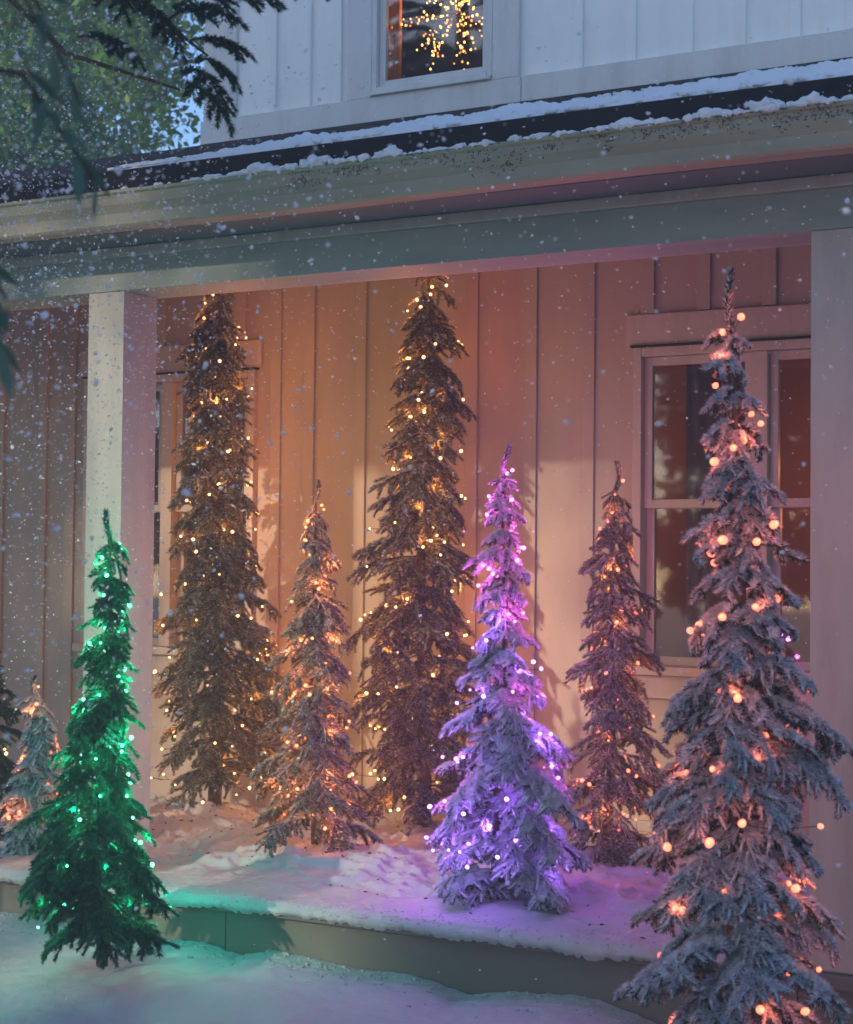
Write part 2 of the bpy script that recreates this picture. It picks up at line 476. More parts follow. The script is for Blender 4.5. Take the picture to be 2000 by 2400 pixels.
# porch floor
hb('porch_floor', M['slab_paint'], -9.5, 2.4, 5.89, WY, -0.052, -0.001, bevel=0.006)
hb('porch_skirt', M['slab_paint'], -9.5, -4.2, 5.935, 5.97, -0.5, -0.053, bevel=0.003)
hb('porch_skirt', M['slab_paint'], -4.197, -1.752, 5.935, 5.97, -0.5, -0.053, bevel=0.003)
hb('porch_skirt', M['slab_paint'], -1.748, 2.4, 5.935, 5.97, -0.5, -0.053, bevel=0.003)

# ------------------------------------------------------------------ ground and snow
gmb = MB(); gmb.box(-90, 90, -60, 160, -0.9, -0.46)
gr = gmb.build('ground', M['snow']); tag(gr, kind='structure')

def ground_snow():
    xs = np.linspace(-9.5, 2.4, 700); 
    t = np.linspace(0, 1, 330); ys = 5.93 - 7.5 * (1 - t) ** 1.6
    X, Y = np.meshgrid(xs, ys)
    ex = np.array([-9.5, -6.2, -5.45, -4.6, -4.3, -4.1, -3.955, -3.80, -3.564, -3.30, -3.175, -3.043, -2.86, -2.6, -2.507, -2.338, -2.15, -1.9, -1.5, 2.4])
    ez = np.array([-0.16, -0.17, -0.19, -0.215, -0.20, -0.235, -0.193, -0.200, -0.218, -0.215, -0.228, -0.262, -0.22, -0.205, -0.207, -0.25, -0.30, -0.38, -0.44, -0.44])
    E = np.interp(X, ex, ez)
    d = 5.93 - Y
    far = -0.285 - 0.05 * np.clip(d, 0, 3) + np.where(X > -2.2, -0.05, 0)
    w = np.exp(-(d / 0.35) ** 2)
    Z = E * w + far * (1 - w)
    big = fbm(X * 1.3 + 5, Y * 1.3 + 3, 3) - 0.5
    med = fbm(X * 6, Y * 6, 4) - 0.5
    fine = fbm(X * 38, Y * 38, 4) - 0.5
    Z = Z + big * 0.07 * (1 - 0.8 * w) + med * 0.030 * (1 - 0.4 * w) + fine * 0.013
    # mound round the green tree and a low ridge beside it
    Z += 0.06 * np.exp(-(((X + 4.43) / 0.45) ** 2 + ((Y - 5.36) / 0.25) ** 2)) + 0.04 * np.exp(-(((X + 3.9) / 0.25) ** 2 + ((Y - 5.45) / 0.12) ** 2))
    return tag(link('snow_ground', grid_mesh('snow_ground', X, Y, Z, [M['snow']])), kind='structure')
GSNOW = ground_snow()

MOUNDS = [(-5.33, 7.40, .34, .28, .15), (-5.25, 7.0, .35, .2, .10), (-4.2, 6.60, .36, .30, .13), (-3.80, 6.55, .35, .25, .10), (-3.10, 6.24, .28, .22, .07),
          (-2.95, 7.15, .33, .30, .10), (-4.75, 6.8, .26, .2, .10), (-2.45, 6.4, .35, .20, .07), (-4.05, 7.40, .35, .28, .12), (-5.6, 6.2, .4, .2, .05), (-3.5, 6.9, .35, .25, .08), (-2.3, 7.2, .4, .4, .08)]
def porch_snow():
    xs = np.linspace(-9.4, -1.72, 900)
    v = np.concatenate([np.linspace(-1, 0, 14)[:-1], np.linspace(0, 1, 240) ** 1.15])
    Xg, Vg = np.meshgrid(xs, v)
    front = 5.885 + 0.030 * (fbm(Xg * 3.2, Xg * 0 + 2, 3) - 0.5) + 0.014 * (fbm(Xg * 28, Xg * 0 + 9, 3) - 0.5)
    Y = front + np.clip(Vg, 0, 1) * (WY - 0.03 - front)
    H = 0.018 + 0.008 * (fbm(Xg * 70, Y * 70, 3) - .5) + 0.026 * (fbm(Xg * 3.5, Y * 3.5, 4) - 0.35) + 0.010 * (fbm(Xg * 26, Y * 26, 3) - 0.5)
    for (mx, my, sx, sy, h) in MOUNDS:
        H = H + .62 * h * np.exp(-(((Xg - mx) / sx) ** 2 + ((Y - my) / sy) ** 2))
    # crumpled folds, like drifted sheets
    fold = np.abs(fbm(Xg * 2.2 + 11, Y * 4.5 + 4, 4) - 0.5)
    H = H + 0.055 * np.clip(0.10 - fold, 0, 1) / 0.10 * np.clip((Y - 6.08) / 0.25, 0, 1) * fbm(Xg * 1.1, Y * 1.1, 2)
    fold2 = np.abs(fbm(Xg * 5 + 3, Y * 11 + 8, 3) - 0.5)
    H = H + 0.030 * np.clip(0.08 - fold2, 0, 1) / 0.08 * np.clip((Y - 6.15) / 0.3, 0, 1)
    u = np.clip((Y - front) / 0.07, 0, 1)
    H = H * (0.35 + 0.65 * np.sqrt(1 - (1 - u) ** 2))
    # rolled lip in front of the slab
    vv = np.clip(-Vg, 0, 1)
    lip = 0.030 + 0.035 * (fbm(Xg * 9, Xg * 0 + 5, 4) - 0.3) + 0.020 * (fbm(Xg * 60, Xg * 0 + 7, 2) - 0.5)
    Y = Y - 0.018 * np.sin(vv * math.pi * 0.9) * np.where(Vg < 0, 1, 0)
    H = H - np.where(Vg < 0, vv * (lip + 0.012), 0) + np.where(Vg < 0, 0.006 * (fbm(Xg * 60, Vg * 6, 3) - 0.5), 0)
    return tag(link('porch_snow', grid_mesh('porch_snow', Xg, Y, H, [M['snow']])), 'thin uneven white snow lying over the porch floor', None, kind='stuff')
PSNOW = porch_snow()

def litter():
    r = np.random.default_rng(61); V = []; F = []
    for (mx, my, sx, sy, h) in MOUNDS:
        for i in range(26):
            x, y = mx + r.normal(0, .26), my - abs(r.normal(0, .16)) + .05
            if not (5.95 < y < 7.85): continue
            hit = PSNOW.ray_cast(Vector((x, y, 2)), Vector((0, 0, -1)))
            if not hit[0]: continue
            z = hit[1].z; a = r.uniform(0, 6.28); l = r.uniform(.003, .016); w = .0009; dx, dy = math.cos(a) * l, math.sin(a) * l
            k = len(V); V += [(x - dx, y - dy, z + .001), (x + dx, y + dy, z + .004), (x + dy * .04 + w, y - dx * .04, z + .006), (x, y, z - .003)]
            F += [(k, k + 1, k + 2), (k, k + 3, k + 1), (k, k + 2, k + 3)]
    tag(link('fallen_needles', tri_mesh('fallen_needles', np.array(V), F, [M['debris']])), 'dry needles and twig bits fallen on the porch snow', None, kind='stuff')
litter()

def clumps(name, pts, label, seed, sub=2):
    """irregular snow lumps joined into one mass: pts = (x, y, z, rx, ry, rz)"""
    rs = np.random.default_rng(seed)
    import bmesh
    bm = bmesh.new(); bmesh.ops.create_icosphere(bm, subdivisions=sub, radius=1)
    base = np.array([v.co[:] for v in bm.verts]); tris = np.array([[v.index for v in f.verts] for f in bm.faces]); bm.free()
    V = []; F = []; k = 0
    for (x, y, z, rx, ry, rz) in pts:
        off = rs.random(3) * 50
        n = 1 + 1.7 * (fbm(base[:, 0] * 1.9 + off[0] + base[:, 2] * 1.3, base[:, 1] * 1.9 + off[1] - base[:, 2] * 1.1, 4) - 0.5)
        p = base * n[:, None] * np.array([rx, ry, rz]) + np.array([x, y, z])
        V.append(p); F.append(tris + k); k += len(base)
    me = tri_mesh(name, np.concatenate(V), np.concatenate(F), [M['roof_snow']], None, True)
    return tag(link(name, me), label, None, kind='stuff')

def roof_snow():
    xs = np.linspace(-4.55, 2.4, 1100); n = 46
    t = np.linspace(0, 1, n)
    Xg, T = np.meshgrid(xs, t)
    width = np.interp(Xg, [-4.55, -4.3, -4.0, -3.6, -3.1, -2.2, -1.5, 2.4], [0.01, 0.06, 0.14, 0.30, 0.38, 0.55, 0.75, 1.2])
    width = width * (0.75 + 0.5 * fbm(Xg * 5, Xg * 0 + 1, 3))
    Y = 5.585 + T * width
    nz = fbm(Xg * 22, Y * 22, 4); nb = fbm(Xg * 5 + 7, Y * 5, 3)
    H = 0.004 + 0.045 * np.sin(np.clip(T * 1.0, 0, 1) * math.pi) ** 0.5 * (0.35 + 0.9 * nb) * (0.4 + nz)
    H = H * np.clip((Xg + 4.55) / 0.7, 0, 1) + 0.016 * (fbm(Xg * 60, Y * 60, 3) - .45) * np.clip((Xg + 4.6) / .4, 0, 1)
    H = H - 0.06 * np.clip(T - 0.30, 0, 1) * (fbm(Xg * 14, Y * 30, 3) * 1.7)
    H = np.where((T > 0.999) | (T < 0.001), -0.012, H)
    Z = 3.036 + SL * (Y - 5.58) + H
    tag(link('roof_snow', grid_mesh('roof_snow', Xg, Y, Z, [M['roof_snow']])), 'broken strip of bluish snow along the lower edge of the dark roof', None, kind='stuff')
roof_snow()
rs = random.Random(11)
pts = []
x = -4.5
while x < 1.5:
    f = min(1, max(0.12, (x + 4.6) / 0.8))
    if rs.random() < 0.78:
        r = rs.uniform(0.005, 0.016) * (0.6 + 0.5 * f)
        pts.append((x, 5.545 + rs.uniform(-0.006, 0.012), 2.944 + r * 0.4, r * rs.uniform(1.1, 2.4), r, r * rs.uniform(0.7, 1.1)))
    if rs.random() < 0.05:
        for k in range(7):
            r = rs.uniform(0.009, 0.024); pts.append((x + rs.uniform(-0.05, 0.05), 5.55, 2.95 + r * 0.5, r * 1.3, r, r))
    x += rs.uniform(0.006, 0.022) / (0.3 + 0.7 * f) * (3 if rs.random() < .05 else 1)
clumps('gutter_snow', pts, 'small lumps of snow caught on the gutter lip', 5, 2)
pts = []
for i in range(2200):
    x = -4.6 + 6.0 * rs.random() ** 0.85
    wd = np.interp(x, [-4.6, -3.6, -2.2, 1.4], [0.2, 0.6, 1.1, 1.5])
    y = 5.59 + wd * rs.random() ** 1.3 * 1.25
    r = rs.uniform(0.004, 0.014) * (1.6 if y < 5.66 and rs.random() < 0.4 else 1)
    pts.append((x, y, 3.04 + SL * (y - 5.58) + 0.004, r * rs.uniform(1, 2.2), r * rs.uniform(1, 1.6), r * 0.8))
clumps('roof_snow_crumbs', pts, 'scattered crumbs of snow on the dark shingles', 6, 1)
pts = []
for k in range(520):
    x = rs.uniform(-5.6, -2.1); y = 5.925 - abs(rs.gauss(0, .10))
    hit = GSNOW.ray_cast(Vector((x, y, 2)), Vector((0, 0, -1)))
    if hit[0]:
        r = rs.uniform(.002, .007) * (1.5 if rs.random() < .08 else 1); pts.append((x, y - r, hit[1].z + r * .2, r * rs.uniform(1, 1.8), r, r * .8))
for k in range(700):
    x = rs.uniform(-5.6, -1.8); y = 5.90 + abs(rs.gauss(0, .06)) - .03
    hit = PSNOW.ray_cast(Vector((x, y, 2)), Vector((0, 0, -1)))
    if hit[0]:
        r = rs.uniform(.0015, .005); pts.append((x, y, hit[1].z + r * .2, r * rs.uniform(1, 1.6), r, r * .8))
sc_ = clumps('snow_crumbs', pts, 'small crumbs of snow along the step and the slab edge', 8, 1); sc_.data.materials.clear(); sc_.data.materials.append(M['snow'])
# dead needles stuck on the gutter face
rs2 = np.random.default_rng(4)
V = []; F = []
for c in range(95):
    cx = rs2.uniform(-3.7, -0.6); dens = rs2.integers(3, 18)
    zc = 2.94 - abs(rs2.normal(0, 0.03))
    for i in range(dens):
        x = cx + rs2.normal(0, 0.03); z = min(2.94, zc + rs2.normal(0, 0.016)); z = max(z, 2.81)
        yb = np.interp(z, [2.80, 2.85, 2.885, 2.925, 2.944], [5.563, 5.560, 5.546, 5.543, 5.533]) - 0.001
        a = rs2.uniform(0, 6.28); l = rs2.uniform(0.002, 0.007); w = 0.0014
        dx, dz = math.cos(a) * l, math.sin(a) * l; ex, ez = -math.sin(a) * w, math.cos(a) * w
        k = len(V)
        V += [(x - dx - ex, yb, z - dz - ez), (x + dx - ex, yb - .002, z + dz - ez), (x + dx + ex, yb - .002, z + dz + ez), (x - dx + ex, yb - .001, z - dz + ez)]
        F += [(k, k + 1, k + 2), (k, k + 2, k + 3)]
tag(link('gutter_debris', tri_mesh('gutter_debris', np.array(V), F, [M['debris']])), 'dark dead needles stuck to the face of the gutter', None, kind='stuff')

# ------------------------------------------------------------------ trees
def frame(t, ref=np.array([0, 0, 1.0])):
    t = t / np.linalg.norm(t)
    s_ = np.cross(t, ref); n = np.linalg.norm(s_)
    s_ = np.array([0, 1.0, 0]) if n < 1e-4 else s_ / n
    return t, s_, np.cross(s_, t)

class Spray:
    """collects needles (single tapering blades) and twig cores"""
    def __init__(s, rng): s.V = []; s.F = []; s.MI = []; s.n = 0; s.r = rng
    def add(s, V, F, mi):
        s.V.append(V); s.F.append(F + s.n); s.MI.append(np.broadcast_to(mi, (len(F),)).copy()); s.n += len(V)
    def core(s, pts, rad, mi, sides=5, rough=0.0):
        k = len(pts); V = []
        for i in range(k):
            t = pts[min(i + 1, k - 1)] - pts[max(i - 1, 0)]
            t, a, b = frame(t)
            for j in range(sides):
                an = 2 * math.pi * j / sides
                V.append(pts[i] + (a * math.cos(an) + b * math.sin(an)) * rad[i] * (1 + rough * s.r.uniform(-1, 1)))
        F = []
        for i in range(k - 1):
            for j in range(sides):
                p, q = i * sides + j, i * sides + (j + 1) % sides
                F += [(p, q, q + sides), (p, q + sides, p + sides)]
        V.append(pts[-1]); e = len(V) - 1
        for j in range(sides): F.append(((k - 1) * sides + j, (k - 1) * sides + (j + 1) % sides, e))
        s.add(np.array(V), np.array(F), mi)
    def needles(s, p0, p1, n, length, width, lean, mats, flock=0.0, up_bias=1.0):
        """n needles round the segment p0-p1; mats=(plain, flocked)"""
        t, a, b = frame(p1 - p0)
        u = s.r.random(n); ph = s.r.random(n) * 2 * math.pi
        base = p0 + (p1 - p0) * u[:, None]
        rad = a * np.cos(ph)[:, None] + b * np.sin(ph)[:, None]
        ln = length * (0.7 + 0.5 * s.r.random(n))
        le = lean + 0.25 * s.r.standard_normal(n)
        d = t * np.cos(le)[:, None] + rad * np.sin(le)[:, None]
        d[:, 2] += 0.08
        side = np.cross(d, rad); side /= np.linalg.norm(side, axis=1)[:, None] + 1e-9
        w = width * (0.8 + 0.5 * s.r.random(n))[:, None]
        V = np.concatenate([base - side * w * 0.5, base + side * w * 0.5, base + d * ln[:, None] * 0.55 + side * w * 0.62, base + d * ln[:, None]], 0)
        i = np.arange(n)
        F = np.concatenate([np.stack([i, i + n, i + 2 * n], 1), np.stack([i, i + 2 * n, i + 3 * n], 1)])
        fl = s.r.random(n) < flock * (0.55 + 0.6 * up_bias * rad[:, 2])
        mi = np.where(fl, mats[1], mats[0]); s.add(V, F, np.concatenate([mi, mi]))
    def mesh(s, name, mats):
        return tri_mesh(name, np.concatenate(s.V), np.concatenate(s.F), mats, np.concatenate(s.MI))

STYLES = dict(
    # nl/nw needle length and width, dens needles per metre, fl finger length, core radius, flock share, fg finger spacing
    green=dict(nl=.021, nw=.0028, dens=2000, fl=.115, core=.0025, flock=0, mats=('needle_green', 'needle_frost', 'twig_wood'), fg=.040),
    emerald=dict(nl=.0215, nw=.0029, dens=2300, fl=.115, core=.0025, flock=0, mats=('needle_emerald', 'needle_frost', 'twig_wood'), fg=.036),
    olive=dict(nl=.0205, nw=.0028, dens=2100, fl=.125, core=.0025, flock=.45, mats=('needle_olive', 'needle_frost', 'twig_wood'), fg=.040),
    frosted=dict(nl=.0190, nw=.0026, dens=2500, fl=.115, core=.0035, flock=.75, mats=('needle_olive', 'needle_frost', 'needle_frost'), fg=.040),
    flocked=dict(nl=.0205, nw=.0022, dens=6000, fl=.078, core=.0056, flock=1.2, mats=('needle_dark', 'needle_flock', 'needle_flock'), fg=.046),
    snowy=dict(nl=.0225, nw=.0023, dens=6000, fl=.076, core=.0056, flock=.96, mats=('needle_dark', 'needle_flock', 'needle_flock'), fg=.060),
)
def bough_mesh(style, L, seed, droop=1.0):
    st = STYLES[style]; r = np.random.default_rng(seed); sp = Spray(r)
    mats = [M[k] for k in st['mats']]
    # spine: out and drooping
    n = 9; pts = [np.zeros(3)]; a = R(10); ya = 0
    for i in range(n):
        a -= R(4.6) * droop * r.uniform(0.5, 1.3); ya += r.normal(0, 0.05)
        pts.append(pts[-1] + np.array([math.cos(a) * math.cos(ya), math.cos(a) * math.sin(ya), math.sin(a)]) * L / n)
    pts = np.array(pts)
    sp.core(pts, np.linspace(0.005, 0.002, n + 1), 2, 5)
    start = 0.28 if L > 0.25 else 0.12
    def clad(q, frac=1.0):
        k = len(q)
        if st['core'] > 0.004:
            rr = np.interp(np.linspace(0, 1, k), [0, .3, .75, 1], [.4, .8, 1, .75]) * st['core'] * frac
            sp.core(q, rr, 2, 6, 0.25)
        for i in range(k - 1):
            l = np.linalg.norm(q[i + 1] - q[i])
            sp.needles(q[i], q[i + 1], max(3, int(st['dens'] * l * frac)), st['nl'], st['nw'], R(60 if st['core'] > .004 else 48) if i < k - 2 else R(38), (0, 1), st['flock'])
    for i in range(n):
        if (i + 1) / n > start: clad(pts[i:i + 2], 0.8)
    if st['core'] > .004 and L > .22:
        for s in np.linspace(.30, .78, 3 if L < .35 else 5):
            i = min(n - 1, int(s * n)); p = pts[i]; sd0 = 1 if r.random() < .5 else -1
            t, sd, upv = frame(pts[i + 1] - pts[i])
            for sgn in ((1, -1) if L > .35 else (sd0,)):
                d = t * .75 + sd * sgn * .75 + np.array([0, 0, r.uniform(-.35, .15)]); d /= np.linalg.norm(d)
                bl = L * r.uniform(.26, .36); q = [p]
                for k in range(3): d = d + np.array([0, 0, -.10]); d /= np.linalg.norm(d); q.append(q[-1] + d * bl / 3)
                q = np.array(q); clad(q, .8)
                for k in (1, 2):
                    for sg2 in (1, -1):
                        tt, s2, _u = frame(q[k + 1] - q[k]); d2 = tt * .8 + s2 * sg2 * .7 + np.array([0, 0, r.uniform(-.5, .05)]); d2 /= np.linalg.norm(d2)
                        fl2 = st['fl'] * r.uniform(.5, .8); clad(np.array([q[k], q[k] + d2 * fl2 * .5, q[k] + d2 * fl2 + np.array([0, 0, -.01])]))
    s = start; side = 1
    while s < 0.98:
        i = min(n - 1, int(s * n)); p = pts[i] + (pts[i + 1] - pts[i]) * (s * n - i)
        t, sd, upv = frame(pts[i + 1] - pts[i])
        fl = st['fl'] * (1.15 - 0.45 * s) * r.uniform(0.7, 1.25) * min(1.3, 0.6 + L * 1.3)
        ang = R(r.uniform(30, 58)); drop = r.uniform(-0.05, 0.42)
        d = t * math.cos(ang) + sd * math.sin(ang) * side + np.array([0, 0, -drop])
        d /= np.linalg.norm(d); q = [p]
        for k in range(3):
            d = d + np.array([0, 0, -0.12 * droop]) + r.normal(0, 0.06, 3); d /= np.linalg.norm(d)
            q.append(q[-1] + d * fl / 3)
        q = np.array(q)
        if st['core'] <= 0.004: sp.core(q, [0.0018, 0.0015, 0.0012, 0.001], 2, 3)
        clad(q)
        if fl > 0.075 and r.random() < 0.55 and L > 0.22:     # a forked finger
            p = q[1]; d2 = (q[2] - q[1]) / np.linalg.norm(q[2] - q[1]) + sd * r.choice([-1, 1]) * 0.8; d2 /= np.linalg.norm(d2)
            clad(np.array([p, p + d2 * fl * 0.28, p + d2 * fl * 0.5 + np.array([0, 0, -0.008])]))
        s += st['fg'] / L * r.uniform(0.35, 0.65); side = -side
    return sp.mesh('bough', mats)

BL = (0.12, 0.19, 0.28, 0.40)
PROTO = {}
def proto(style, L):
    i = min(range(4), key=lambda k: abs(BL[k] - L))
    key = (style, i)
    if key not in PROTO: PROTO[key] = [bough_mesh(style, BL[i], sum(map(ord, key[0])) % 9 + i * 17 + 100 * k + len(style), droop=1.0) for k in range(4)]
    return PROTO[key], BL[i]

import bmesh
def bulb_mesh(mat, r):
    bm = bmesh.new(); bmesh.ops.create_icosphere(bm, subdivisions=2, radius=r)
    for v in bm.verts:
        if v.co.z > 0: v.co.z *= 1.35
    me = bpy.data.meshes.new('bulb'); bm.to_mesh(me); bm.free(); me.materials.append(mat)
    me.polygons.foreach_set('use_smooth', np.ones(len(me.polygons), dtype=bool))
    return me

def light_data(col, power, size=0.012):
    l = bpy.data.lights.new('bulb_light', 'POINT'); l.energy = power; l.color = col; l.shadow_soft_size = size
    return l

def lit_tree(name, base, H, prof, style, label, group, bulbs, seed, step=0.092, per=6, leader=0.16, lean=0.0, low=0.05, bulb_r=0.0072, density=1.0, bq=(0.45, 0.92), every=1, pitch=(26, 4)):
    r = np.random.default_rng(seed)
    t = empty(name, base); tag(t, label, 'christmas tree', group)
    zs = [p[0] for p in prof][::-1]; rsd = [p[1] for p in prof][::-1]
    lean = lean or 0.035 * math.sin(seed * 2.7)
    rad = lambda f: float(np.interp(f, zs, rsd))
    ax = lambda f: np.array([lean * f + 0.012 * math.sin(f * 9 + seed), 0.010 * math.sin(f * 7 + seed * 2), 0])
    # trunk
    tr = MB(); pts = []; rr = []
    for i in range(16):
        f = i / 15 * (1 - leader * 0.6 / H); p = ax(f); pts.append((p[0], p[1], f * H)); rr.append(0.020 * (H / 1.8) * (1 - f) + 0.004)
    tr.tube(pts, rr, 8); tr.build('trunk', M['bark'], t, smooth=True)
    # leader: the bare upright tip
    st = STYLES[style]; sp = Spray(r); f0 = 1 - leader / H
    lp = []
    for i in range(6):
        f = f0 + (1 - f0) * i / 5; p = ax(f); lp.append(np.array([p[0] + 0.012 * math.sin(i * .9 + seed), p[1], f * H]))
    lp = np.array(lp)
    sp.core(lp, np.linspace(.007, .005, 6) if st['core'] < .004 else np.array([.005, .005, .005, .005, .004, .003]), 2, 6, .2)
    for i in range(5): sp.needles(lp[i], lp[i + 1], int(leader / 5 * max(5500, st['dens'] * 1.1)), st['nl'] * 1.15, st['nw'] * 1.25, R(50), (0, 1), st['flock'] * .7)
    link('leader', sp.mesh('leader', [M[k] for k in st['mats']]), t)
    # boughs
    z = H * (1 - leader * 0.86 / H); k = 0; ph = r.uniform(0, 6.28)
    while z > low:
        f = z / H; rr_ = rad(f)
        cnt = per if f < 0.88 else 3
        if f < 0.5: cnt += 1
        cnt = max(2, int(round(cnt * density)))
        ph += r.uniform(0.6, 1.4)
        for j in range(cnt):
            an = ph + 2 * math.pi * j / cnt + r.normal(0, 0.22)
            zz = z + r.uniform(-0.22, 0.22) * step
            ln = max(0.075, rr_ * r.uniform(0.62, 1.12) / 0.98)
            if r.random() < 0.09 and f > .2: ln *= 1.3
            ln *= 1 + .14 * math.sin(an + seed * 2.1 + f * 5)
            ms, PL = proto(style, ln)
            me = ms[r.integers(4)]
            pa = R(np.interp(f, [0, .25, 1], [pitch[1], pitch[1] + 8, pitch[0]]) + r.normal(0, 9))
            if f < 0.12: pa = R(r.uniform(-4, 22))
            p = ax(f)
            mat = Matrix.Translation((p[0], p[1], zz + ln * 0.12)) @ Matrix.Rotation(an, 4, 'Z') @ Matrix.Rotation(pa, 4, 'Y') @ Matrix.Rotation(r.normal(0, .25), 4, 'X')
            sc = ln / PL; cs = sc ** 0.75
            mat = mat @ Matrix.Diagonal((sc, cs, cs, 1))
            link('bough', me, t, mat=mat)
        z -= step * r.uniform(0.75, 1.25) * (0.8 + 0.45 * (1 - f))
    # bulbs with their wire
    nb, mats_, cols_, power = bulbs
    bm_ = [bulb_mesh(mm, bulb_r) for mm in mats_]; ld = [light_data(c, power * 0.58, bulb_r * 1.2) for c in cols_]
    wp = []
    turns = 7.5 * H / 1.9
    for i in range(nb):
        f = 0.955 - (0.955 - max(0.06, low / H)) * (max(0.0, i + r.uniform(-.45, .45)) / nb) ** 0.82
        f = min(0.97, max(0.04, f))
        an = -2 * math.pi * turns * i / nb + r.normal(0, 0.5)
        q = rad(f) * r.uniform(*bq)
        if r.random() < 0.18: q *= 0.4
        p = ax(f); P = Vector((p[0] + q * math.cos(an), p[1] + q * math.sin(an), f * H - q * 0.35 + r.normal(0, .012)))
        P.z = max(P.z, 0.17 + 0.1 * r.random())
        which = 0 if len(bm_) == 1 else (0 if f > 0.62 else (1 if r.random() < 0.85 else 0))
        rot = Matrix.Rotation(r.uniform(0, 3.1), 4, 'Y') @ Matrix.Rotation(r.uniform(0, 3.1), 4, 'X')
        sc = r.uniform(0.65, 1.2)
        b = link('bulb', bm_[which], t, mat=Matrix.Translation(P) @ rot @ Matrix.Scale(sc, 4))
        if i % 2 and every: wp.append(P); continue
        l = bpy.data.objects.new('bulb_glow', ld[which]); S.collection.objects.link(l); l.parent = t; l.location = P + Vector((math.cos(an), math.sin(an), 0.35)) * 0.034
        wp.append(P)
    run = []
    for i in range(len(wp)):
        if i and (wp[i] - wp[i - 1]).length < 0.26:
            if not run: run = [wp[i - 1]]
            mid = (wp[i - 1] + wp[i]) / 2; mid.x *= .8; mid.y *= .8; mid.z -= 0.02
            run += [mid, wp[i]]
        elif run:
            w = MB(); w.tube(run, 0.0012, 4); w.build('light_wire', M['wire'], t); run = []
    if run: w = MB(); w.tube(run, 0.0012, 4); w.build('light_wire', M['wire'], t)
    return t

E_GREEN = emit('bulb_green', (0.16, 1.0, 0.55), 2.3); C_GREEN = (0.0, 1.0, 0.52)
E_AMBER = emit('bulb_amber', (1.0, 0.46, 0.17), 2.8); C_AMBER = (1.0, 0.33, 0.06)
E_ORANGE = emit('bulb_orange', (1.0, 0.19, 0.075), 2.5); C_ORANGE = (1.0, 0.22, 0.06)
E_VIOLET = emit('bulb_violet', (0.66, 0.34, 1.0), 2.0); C_VIOLET = (0.46, 0.13, 1.0)
E_MAGENTA = emit('bulb_magenta', (1.0, 0.25, 0.80), 2.0); C_MAGENTA = (1.0, 0.08, 0.62)
E_CORAL = emit('bulb_coral', (1.0, 0.135, 0.075), 2.4); C_CORAL = (1.0, 0.17, 0.07)
G = 'lit christmas trees on and before the porch'

P_ = dict(
 green=[(1.0, 0.01), (0.91, 0.071), (0.82, 0.080), (0.73, 0.090), (0.64, 0.105), (0.55, 0.130), (0.46, 0.155), (0.39, 0.22), (0.31, 0.245), (0.22, 0.300), (0.14, 0.315), (0.07, 0.27), (0.03, 0.2)],
 frost=[(1.0, 0.011), (0.94, 0.068), (0.87, 0.102), (0.77, 0.129), (0.7, 0.163), (0.63, 0.204), (0.57, 0.258), (0.48, 0.28), (0.39, 0.305), (0.31, 0.325), (0.23, 0.35), (0.17, 0.35), (0.11, 0.31), (0.08, 0.204)],
 purple=[(1.0, 0.01), (0.9, 0.078), (0.76, 0.101), (0.62, 0.13), (0.53, 0.19), (0.44, 0.235), (0.34, 0.30), (0.25, 0.33), (0.16, 0.33), (0.07, 0.37), (0.02, 0.29)],
 orange=[(1.0, 0.012), (0.9, 0.078), (0.81, 0.121), (0.7, 0.156), (0.59, 0.185), (0.48, 0.185), (0.36, 0.215), (0.25, 0.254), (0.14, 0.293), (0.07, 0.332), (0.02, 0.254)],
 pink=[(1.0, 0.011), (0.88, 0.09), (0.78, 0.13), (0.67, 0.145), (0.57, 0.18), (0.46, 0.195), (0.36, 0.22), (0.26, 0.26), (0.15, 0.29), (0.07, 0.25), (0.02, 0.20)],
 A=[(1.0, 0.014), (0.92, 0.108), (0.83, 0.169), (0.76, 0.192), (0.69, 0.192), (0.61, 0.237), (0.54, 0.248), (0.47, 0.282), (0.39, 0.316), (0.29, 0.35), (0.18, 0.372), (0.1, 0.372), (0.05, 0.293)],
 B=[(1.0, 0.013), (0.94, 0.105), (0.87, 0.152), (0.8, 0.179), (0.73, 0.211), (0.64, 0.2), (0.55, 0.274), (0.48, 0.295), (0.38, 0.316), (0.27, 0.337), (0.13, 0.379), (0.06, 0.274), (0.03, 0.126)],
 far=[(1.0, 0.012), (0.78, 0.09), (0.54, 0.121), (0.3, 0.151), (0.13, 0.151), (0.03, 0.1)])

lit_tree('green_christmas_tree', (-4.41, 5.37, -0.20), 1.80, P_['green'], 'emerald', 'dark green tree with emerald lights standing in the snow before the left post', G,
         (78, [E_GREEN], [C_GREEN], 0.62), 1, bulb_r=0.0072, low=0.07, every=0, per=8, step=.082)
lit_tree('snowy_christmas_tree', (-1.715, 5.2, -0.42), 2.76, P_['frost'], 'snowy', 'tallest snow-flocked tree with coral lights standing close in front of the right post', G,
         (80, [E_CORAL], [C_CORAL], 0.32), 2, every=0, step=0.100, bulb_r=0.012, leader=0.24, low=0.17, per=7, density=1.0, bq=(.52, .9))
lit_tree('flocked_christmas_tree', (-3.10, 6.28, 0.03), 1.86, P_['purple'], 'flocked', 'white-flocked tree with violet lights at the front of the porch', G,
         (80, [E_MAGENTA, E_VIOLET], [C_MAGENTA, C_VIOLET], 0.66), 3, every=0, bulb_r=0.0078, low=0.06, step=0.086, bq=(.6, .98))
lit_tree('frosted_christmas_tree', (-4.2, 6.65, 0.03), 1.75, P_['orange'], 'frosted', 'grey-frosted tree with orange lights between the two tall amber-lit trees', G,
         (85, [E_ORANGE], [C_ORANGE], 0.75), 4, bulb_r=0.0072, low=0.08, step=0.088)
